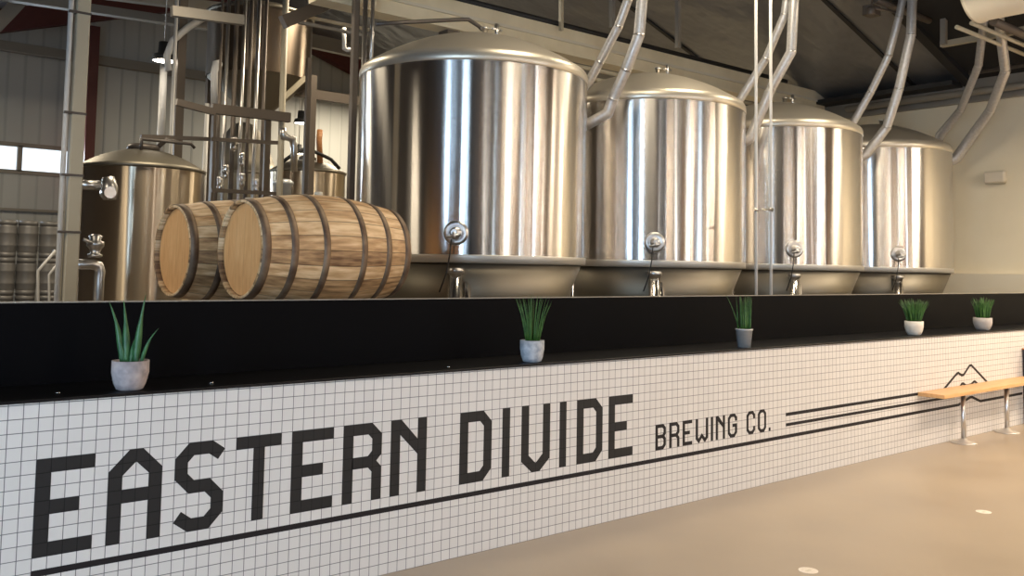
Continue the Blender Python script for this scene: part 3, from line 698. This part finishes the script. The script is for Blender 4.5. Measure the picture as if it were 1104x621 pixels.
# row of thin uprights before the hopper
ords = ['leftmost', 'second', 'third', 'fourth', 'fifth', 'sixth', 'seventh']
for i, (px, w) in enumerate(((236, 2.6), (243, 3.4), (252, 4.4), (260.5, 3.4), (268, 3.8), (276, 3.6), (284, 3.0))):
    p = at(px, 110, 7.6); r = w / 2 * (p - CAM).dot(DD) / F_
    upright('process_pipe', ords[i] + ' of the seven thin upright process pipes before the hopper, counted from the left', px, 110, 7.6 + .05 * (i % 3), r * 1.15, 0, 5.9, M['pipe'] if i % 2 else M['brown_steel'], 'upright process pipes')
for i, (py, l) in enumerate(((205, 'lower'), (150, 'middle'))):
    a, b_ = at(228, py, 7.42), at(300, py + 4, 7.42); o = MB().beam(Vector((0, 0, 0)), b_ - a, .04, .05).build('pipe_bracket', M['brown_steel']); o.location = a
    tag(o, l + ' horizontal bracket holding the row of process pipes', 'bracket', 'pipe brackets')
for i, (px, py, s_) in enumerate(((252, 155, .05), (261, 172, .04), (243.5, 185, .045), (261, 194, .045), (276, 200, .04), (237, 198, .045))):
    a = at(px, py, 7.50); q = MB().lathe([(s_ * .5, -.1), (s_ * .9, -.07), (s_ * .9, -.03), (s_ * .6, 0), (s_ * .9, .04), (s_ * .9, .08), (s_ * .5, .1)], (0, 0, 0), 14)
    q.tube([(0, .1, 0), (0, -s_ * 2, .0)], s_ * .4, 8)
    o = q.build('pipe_valve', M['bright']); o.location = a; tag(o, 'small bright valve %s on the process pipe row' % ('topmost', 'right of centre', 'left of centre', 'low', 'lowest right', 'lowest left')[i], 'valve', 'valves on the process pipes')
# frame members
for nm, lab, px, py, Y, r, z0, z1, m_, bx in (
    ('frame_post', 'brown steel frame post right of the high bay lamp', 194, 80, 8.9, .06, 0, 6.2, 'brown_steel', True),
    ('steam_pipe', 'thin pale pipe running up along the left frame post', 187.5, 80, 8.7, .026, 0, 6.2, 'white_pipe', False),
    ('frame_post', 'pale steel post between hopper and barrels', 305.5, 80, 7.4, .045, 0, 6.2, 'coldrolled', False),
    ('frame_post', 'dark thin post standing right of the hopper', 331, 130, 7.6, .032, 0, 4.75, 'brown_steel', True),
    ('frame_post', 'dark post beside the left edge of the first fermentation tank', 380.5, 120, 5.0, .035, 0, 5.2, 'brown_steel', True),
    ('frame_pipe', 'grey pipe rising just behind the left edge of the first tank', 393, 40, 4.9, .03, 0, 5.2, 'pipe', False),
    ('frame_pipe', 'grey pipe rising behind the first tank, right of its twin', 401, 40, 4.9, .022, 3.7, 5.2, 'pipe', False),
    ('frame_pipe', 'slim pale pipe hanging left of the hopper', 222, 150, 8.0, .03, .6, 3.95, 'white_pipe', False),
    ('frame_pipe', 'white pipe hanging down below the high bay lamp', 175, 110, 9.6, .055, 2.9, 4.75, 'white_pipe', False)):
    upright(nm, lab, px, py, Y, r, z0, z1, M[m_], None, bx, 'post' if nm == 'frame_post' else 'pipe')
def bar(name, lab, a, b_, Y, w, h, m_, cat='beam', group=None):
    Ya, Yb = Y if isinstance(Y, tuple) else (Y, Y)
    p, q_ = at(*a, Ya), at(*b_, Yb); o = MB().beam(Vector((0, 0, 0)), q_ - p, w, h).build(name, M[m_]); o.location = p; return tag(o, lab, cat, group)
bar('platform_rail', 'brown horizontal rail crossing below the hopper', (190, 110), (232, 121), 7.2, .07, .085, 'brown_steel')
bar('platform_rail', 'brown horizontal rail right of the pipe row below the hopper', (228, 117), (312, 127), 7.3, .1, .13, 'brown_steel')
bar('platform_rail', 'dark horizontal rail over the brew tank', (152, 147), (226, 150), 7.5, .045, .05, 'brown_steel')
bar('platform_beam', 'dark horizontal beam right of the hopper across the pale ribbed wall', (312, 98), (392, 110), 8.8, .1, .15, 'brown_steel')
bar('platform_beam', 'brown upper beam in front of the hopper top', (185, 12), (262, 22), 7.2, .1, .13, 'girt')
bar('roof_brace', 'heavy brown diagonal brace at the top beside the hopper', (305, 24), (372, -4), 6.6, .12, .17, 'brown_steel')
bar('roof_brace', 'pale diagonal brace below the hopper cone', (303, 108), (329, 84), 8.2, .06, .07, 'coldrolled')
bar('roof_beam', 'grey horizontal beam above the dark red gable steel, right of the hopper', (325, 42), (398, 58), 12.5, .15, .28, 'girt')
bar('cable_tray', 'upper of two thin pale trays below the cream beam', (330, 18), (398, 32), 6.8, .05, .04, 'coldrolled', 'tray', 'thin trays under the beam')
bar('cable_tray', 'lower of two thin pale trays below the cream beam', (322, 24), (396, 39), 6.6, .05, .04, 'girt', 'tray', 'thin trays under the beam')
bar('roof_beam', 'pale brown beam crossing the top left corner', (-20, -8), (262, 34), 10.5, .15, .13, 'girt')
bar('roof_beam', 'brown grey beam just under the top left edge', (60, -14), (262, 12), 9.8, .15, .16, 'girt')
bar('roof_brace', 'pale diagonal brace in the top left corner', (-12, 36), (30, -8), 11, .18, .2, 'girt')
pipe_px('bent_pipe', 'pale bent pipe reaching from the high bay lamp up to the beam', [(182, 76), (180, 60), (186, 44), (202, 30), (222, 18)], 8.8, .05, M['white_pipe'])
pipe_px('pale_standpipe', 'bluish white standpipe on the left side of the hopper', [(231, 112), (231, 78), (233, 69), (238, 68)], 7.95, .05, M['white_pipe'])
pipe_px('bent_pipe', 'grey pipe with an elbow at the foot of the pale post', [(305, 138), (306, 147), (316, 150), (317, 160), (317, 185)], 7.35, .05, M['pipe'])
pipe_px('bent_pipe', 'pale pipe loop beside the red gable steel', [(371, 30), (371, 52), (374, 54), (384, 52), (384, 36)], 7.5, .03, M['white_pipe'])

# high bay lamps
def lamp(px, py, Y, s_, label, hang=True, glow='lampglow'):
    p = at(px, py, Y); e = empty('high_bay_lamp', label, 'lamp', p)
    MB().lathe([(.0, .30 * s_), (.09 * s_, .30 * s_), (.10 * s_, .12 * s_), (.16 * s_, .10 * s_), (.19 * s_, .0), (.17 * s_, .0), (.14 * s_, .08 * s_), (0, .08 * s_)], (0, 0, 0), 28, cap=False).build('housing', M['housing'], e)
    MB().lathe([(.165 * s_, .004), (.165 * s_, .03 * s_)], (0, 0, 0), 28).build('lens', M[glow], e)
    MB().tube([(0, 0, .3 * s_), (0, 0, roofz(p.x) - p.z)], .01, 8).build('hanging_rod', M['pipe'], e)
    return e
lamp(177, 66, 9.2, .95, 'black high bay lamp with a glowing white lens over the left brew tank')
lamp(325, 133, 11.5, .8, 'small distant high bay lamp right of the hopper')
lamp(322, 166, 14.0, .7, 'bright lamp glowing low on the far wall, right of the lower vessel')
lamp(905, -8, 4.6, 1.7, 'high bay lamp glowing at the top edge above the third tank')

# kegs
kz = at(31, 278, 13).z
keg = None; kh = .645; n_ = 0
lab = {(0, 0): 'top keg of the leftmost keg stack', (1, 0): 'top keg of the middle keg stack', (2, 0): 'top keg of the right keg stack', (0, 1): 'second keg down in the leftmost keg stack', (1, 1): 'second keg down in the middle keg stack', (2, 1): 'second keg down in the right keg stack',
       (0, 2): 'third keg down in the leftmost keg stack', (1, 2): 'third keg down in the middle keg stack', (2, 2): 'third keg down in the right keg stack'}
for i, px in enumerate((8, 31, 54)):
    p = at(px, 237, 13)
    for j in range(3):
        z = kz + kh * (0 - j)
        if keg is None:
            keg = empty('beer_keg', '', 'keg', (0, 0, 0), 0, 'stacked steel kegs'); R_ = .160
            MB().lathe([(R_ * .8, .03), (R_ * .92, .07), (R_, .12), (R_, .19), (R_ + .004, .2), (R_ + .004, .215), (R_, .225), (R_, .4), (R_ + .004, .41), (R_ + .004, .425), (R_, .435), (R_, .52), (R_ * .92, .57), (R_ * .7, .6), (0, .605)], (0, 0, 0), 36).build('body', M['keg'], keg)
            MB().lathe([(R_ * .9, 0), (R_ * .95, 0), (R_ * .95, .09), (R_ * .9, .09)], (0, 0, 0), 36, cap=False).build('foot_ring', M['keg'], keg)
            MB().lathe([(R_ * .9, .55), (R_ * .95, .55), (R_ * .95, kh - .003), (R_ * .9, kh - .003)], (0, 0, 0), 36, cap=False).build('chime', M['keg'], keg)
            c = keg
        else: c = copy_tree(keg)
        c.location = (p.x, 13, z); c['label'] = lab[(i, j)]
pz = kz - 2 * kh
q = MB().box(-.35, 1.25, -.4, .4, pz - .10, pz - .002)
for x in (-.3, 1.2):
    for y in (-.35, .35): q.box(x - .04, x + .04, y - .04, y + .04, 0, pz - .1)
o = q.build('keg_stand', M['brown_steel']); o.location = (at(8, 237, 13).x, 13, 0); tag(o, 'brown steel stand under the stacked kegs', 'stand')
pipe_px('handrail', 'pale slanting handrail right of the kegs', [(41, 330), (41, 292), (60, 270)], 11.5, .022, M['white_pipe'], cat='rail', z0=.0)
pipe_px('handrail', 'shorter slanting handrail closer to the pale column', [(53, 330), (53, 296), (64, 282)], 11.2, .018, M['white_pipe'], cat='rail', z0=.0)

# ====================================================== beam behind the tanks
mb_ = mono('mezzanine_beam', MB().box(3.9, 14.85, 5.2, 5.45, 4.86, 5.26), M['cream'], 'long cream beam running behind the tops of the four tanks', 'beam')
MB().box(3.9, 14.85, 5.17, 5.199, 5.05, 5.09).build('beam_rib', M['curb'], mb_); MB().box(3.9, 14.85, 5.16, 5.199, 4.86, 4.90).build('beam_flange', M['cream'], mb_)
for x in (5.9, 14.7): MB().box(x - .1, x + .1, 5.22, 5.43, 0, 4.86).build('beam_post', M['brown_steel'], mb_)
o = MB().tube([(0, 0, 0), (9.6, 0, .0)], .045, 12).build('black_pipe', M['rubber']); o.location = (4.0, 5.25, 5.307); tag(o, 'long black pipe resting on top of the cream beam', 'pipe')
o = MB().tube([(0, 0, 0), (8.2, 0, 0)], .032, 12).build('glycol_pipe', M['coldrolled']); o.location = (6.2, 4.85, 4.62); tag(o, 'upper long pale glycol pipe behind the tank tops', 'pipe', 'glycol pipes')
o = MB().tube([(0, 0, 0), (8.2, 0, 0)], .032, 12).build('glycol_pipe', M['coldrolled']); o.location = (6.2, 4.85, 4.48); tag(o, 'lower long pale glycol pipe behind the tank tops', 'pipe', 'glycol pipes')
pipe_px('tank_top_pipe', 'thin dark pipe ending above the first tank dome', [(405, 26), (437, 24), (498, 21), (505, 21), (516, 28), (520, 32)], 3.4, .022, M['dark_pipe'])
bar('hanger_strut', 'thin pale strut rising over the first tank right side', (605, 33), (605, -10), 5.1, .05, .05, 'coldrolled', 'strut')
bar('hanger_strut', 'grey strut hanging from the roof behind the second tank', (731, 52), (731, -20), 5.1, .07, .07, 'girt', 'strut')
bar('hanger_strut', 'grey strut hanging from the roof left of the first vent pipes', (660, 30), (660, -10), 5.6, .07, .07, 'girt', 'strut')

# two thin uprights in front of the third tank
g_ = empty('riser_pair', 'two thin pale upright pipes clamped together before the third tank', 'pipe', at(815, 226, 1.6))
g0 = Vector(g_.location)
for px in (815.2, 831.2):
    a = at(px, 226, 1.6) - g0
    MB().lathe([(.017, -g0.z), (.017, 3.3)], (a.x, a.y, 0), 14).build('upright_pipe', M['white_pipe'], g_)
a1, a2 = at(813, 226, 1.58) - g0, at(833.5, 226, 1.58) - g0
MB().tube([a1, a2], .012, 10).build('clamp_bar', M['bright'], g_)
q = MB()
for px in (815.2, 831.2): a = at(px, 226, 1.6) - g0; q.lathe([(.018, -.02), (.03, -.018), (.03, .018), (.018, .02)], a, 14)
q.build('clamp_ring', M['bright'], g_)

# ========================================================= right wall / ceiling bits
p = at_x(1075, 191.5, XR)
e = empty('emergency_light', 'small beige emergency light box on the beige wall', 'emergency light', p)
MB().box(-.14, -.001, -.17, .17, -.10, .10).build('housing', M['exit'], e, .03)
MB().box(-.12, -.02, -.15, .15, -.115, -.10).build('lens', M['coldrolled'], e, .004)
def yrun(name, lab, px, py, Xp, y0, y1, r, m_, box=False, cat='pipe', group=None):
    p = at_x(px, py, Xp); q = MB().box(-r, r, y0 - p.y, y1 - p.y, -r, r) if box else MB().tube([(0, y0 - p.y, 0), (0, y1 - p.y, 0)], r, 14)
    o = q.build(name, M[m_]); o.location = p; return tag(o, lab, cat, group)
def xrun(name, lab, a, Y, x0, x1, r, m_, cat='pipe', group=None):
    p = at(*a, Y); o = MB().tube([(x0 - p.x, 0, 0), (x1 - p.x, 0, 0)], r, 12).build(name, M[m_]); o.location = p; return tag(o, lab, cat, group)
xrun('ceiling_pipe', 'lower of the two pale ceiling pipes at the top right', (988, 11.5), 1.2, 11.6, 14.9, .03, 'coldrolled', 'pipe', 'pale ceiling pipes')
xrun('ceiling_pipe', 'upper of the two pale ceiling pipes at the top right', (1010, 9), 1.0, 11.6, 14.9, .03, 'coldrolled', 'pipe', 'pale ceiling pipes')
xrun('ceiling_pipe', 'brown ceiling pipe above the two pale ones', (1028, 4), .8, 11.8, 14.9, .06, 'brown_steel')
yrun('strut_beam', 'pale horizontal strut below the ceiling pipes at the top right', 1060, 40, 13.3, -2.0, 2.2, .045, 'coldrolled', True, 'strut')
bar('strut_hanger', 'pale vertical hanger under the ceiling pipes', (1017.5, 48), (1017.5, 2), 2.05, .08, .08, 'girt', 'strut')
dct = at(1085, -26, .4)
o = MB().lathe([(.52, -2.2), (.54, -2.2), (.54, -2.15), (.52, -2.15), (.52, .35), (.54, .35), (.54, .40), (.52, .40)], (0, 0, 0), 40, 'y').build('ventilation_duct', M['curb']); o.location = dct; tag(o, 'large cream round duct at the top right corner', 'duct')
yrun('eave_pipe', 'brown pipe running along the top of the beige wall', 1050, 99, 14.6, -3, 4.6, .06, 'girt')
yrun('eave_pipe', 'thin dark pipe just below the roof edge at the right', 1090, 72, 14.3, -3, 2.2, .04, 'dark_pipe')
pj = at(940, 12, 2.2)
q = MB().box(-.12, .10, -.08, .08, -.07, .07).tube([(-.10, -.1, .0), (.5, -.1, .06)], .02, 8).lathe([(.04, -.12), (.06, -.1), (.06, -.02), (.04, 0)], (-.14, -.06, .02), 12)
q.tube([(0, 0, 0), (0, 0, roofz(pj.x) - pj.z - .02)], .012, 8)
o = q.build('pipe_junction', M['brown_steel']); o.location = pj; tag(o, 'brown pipe junction box at the top left of the third vent pipes', 'junction box')
xrun('header_pipe', 'reddish brown header pipe beside the third vent pipes at the top', (965, 8), 2.2, pj.x + .1, 12.9, .05, 'brown_steel')

# ================================================================== LIGHTS
def area(name, loc, rot, sx, sy, pw, col):
    l = bpy.data.lights.new(name, 'AREA'); l.shape = 'RECTANGLE'; l.size = sx; l.size_y = sy; l.energy = pw; l.color = col
    o = bpy.data.objects.new(name, l); COL.objects.link(o); o.location = loc; o.rotation_euler = rot; return o
def point(name, loc, pw, col, r=.15):
    l = bpy.data.lights.new(name, 'POINT'); l.energy = pw; l.color = col; l.shadow_soft_size = r
    o = bpy.data.objects.new(name, l); COL.objects.link(o); o.location = loc; return o
# taproom ceiling fixtures: linear lamps
for i, (x, y, w) in enumerate(((1.5, -3.4, 6), (4.6, -3.6, 72), (7.6, -3.2, 125), (10.4, -2.8, 135), (13, -3.2, 110), (3.2, -6.6, 90), (7, -6.6, 110), (11, -6.4, 110))):
    e = empty('linear_lamp', 'linear ceiling lamp over the taproom behind the viewer, number %s from the left' % 'one two three four five six seven eight'.split()[i], 'lamp', (x, y, 4.2), 0, 'linear taproom lamps')
    MB().box(-.6, .6, -.07, .07, .0, .07).build('housing', M['housing'], e); MB().box(-.58, .58, -.05, .05, -.012, -.001).build('diffuser', M['warmglow'], e)
    MB().tube([(0, 0, .07), (0, 0, roofz(x) - 4.2)], .01, 8).build('hanging_rod', M['housing'], e)
    area('taproom_lamp_light', (x, y, 4.17), (0, 0, 0), 1.1, .1, w, (1, .80, .60))
area('left_window_light', (XL + .05, -2.45, 1.7), (0, -PI / 2, 0), 3.0, .6, 140, (.50, .73, 1))
area('left_window_light', (XL + .05, -5.8, 1.7), (0, -PI / 2, 0), 3.0, 1.0, 220, (.50, .73, 1))
for x, y, z, w in ((2.5, 6, 5.4, 70), (6, 7.5, 6.2, 130), (9.5, 8, 6.0, 150), (13, 7, 4.5, 60), (4.9, 1.0, 5.7, 80), (7.6, 1.6, 5.7, 60), (12.9, -2.2, 4.2, 190), (9.2, 13.0, 5.6, 230), (-1.6, 3.2, 3.6, 90), (1.5, 10.5, 4.9, 110), (10.0, .6, 5.3, 60)):
    area('brewery_fill_light', (x, y, z), (0, 0, 0), .9, .9, w, (1, .86, .64))  # fill lights without fixtures, added to brighten beam, barrel heads and walls
for x in (0.2, 3.0): area('back_window_light', (x, YB - .05, 3.67), (-PI / 2, 0, 0), 1.2, .45, 60, (.72, .86, 1))

w = bpy.data.worlds.new('world'); scn.world = w; w.use_nodes = True
w.node_tree.nodes['Background'].inputs[0].default_value = (.75, .85, 1, 1); w.node_tree.nodes['Background'].inputs[1].default_value = .6
scn.view_settings.view_transform = 'Standard'; scn.view_settings.look = 'None'; scn.view_settings.gamma = 1; scn.view_settings.exposure = 0.0
scn.view_settings.use_curve_mapping = False
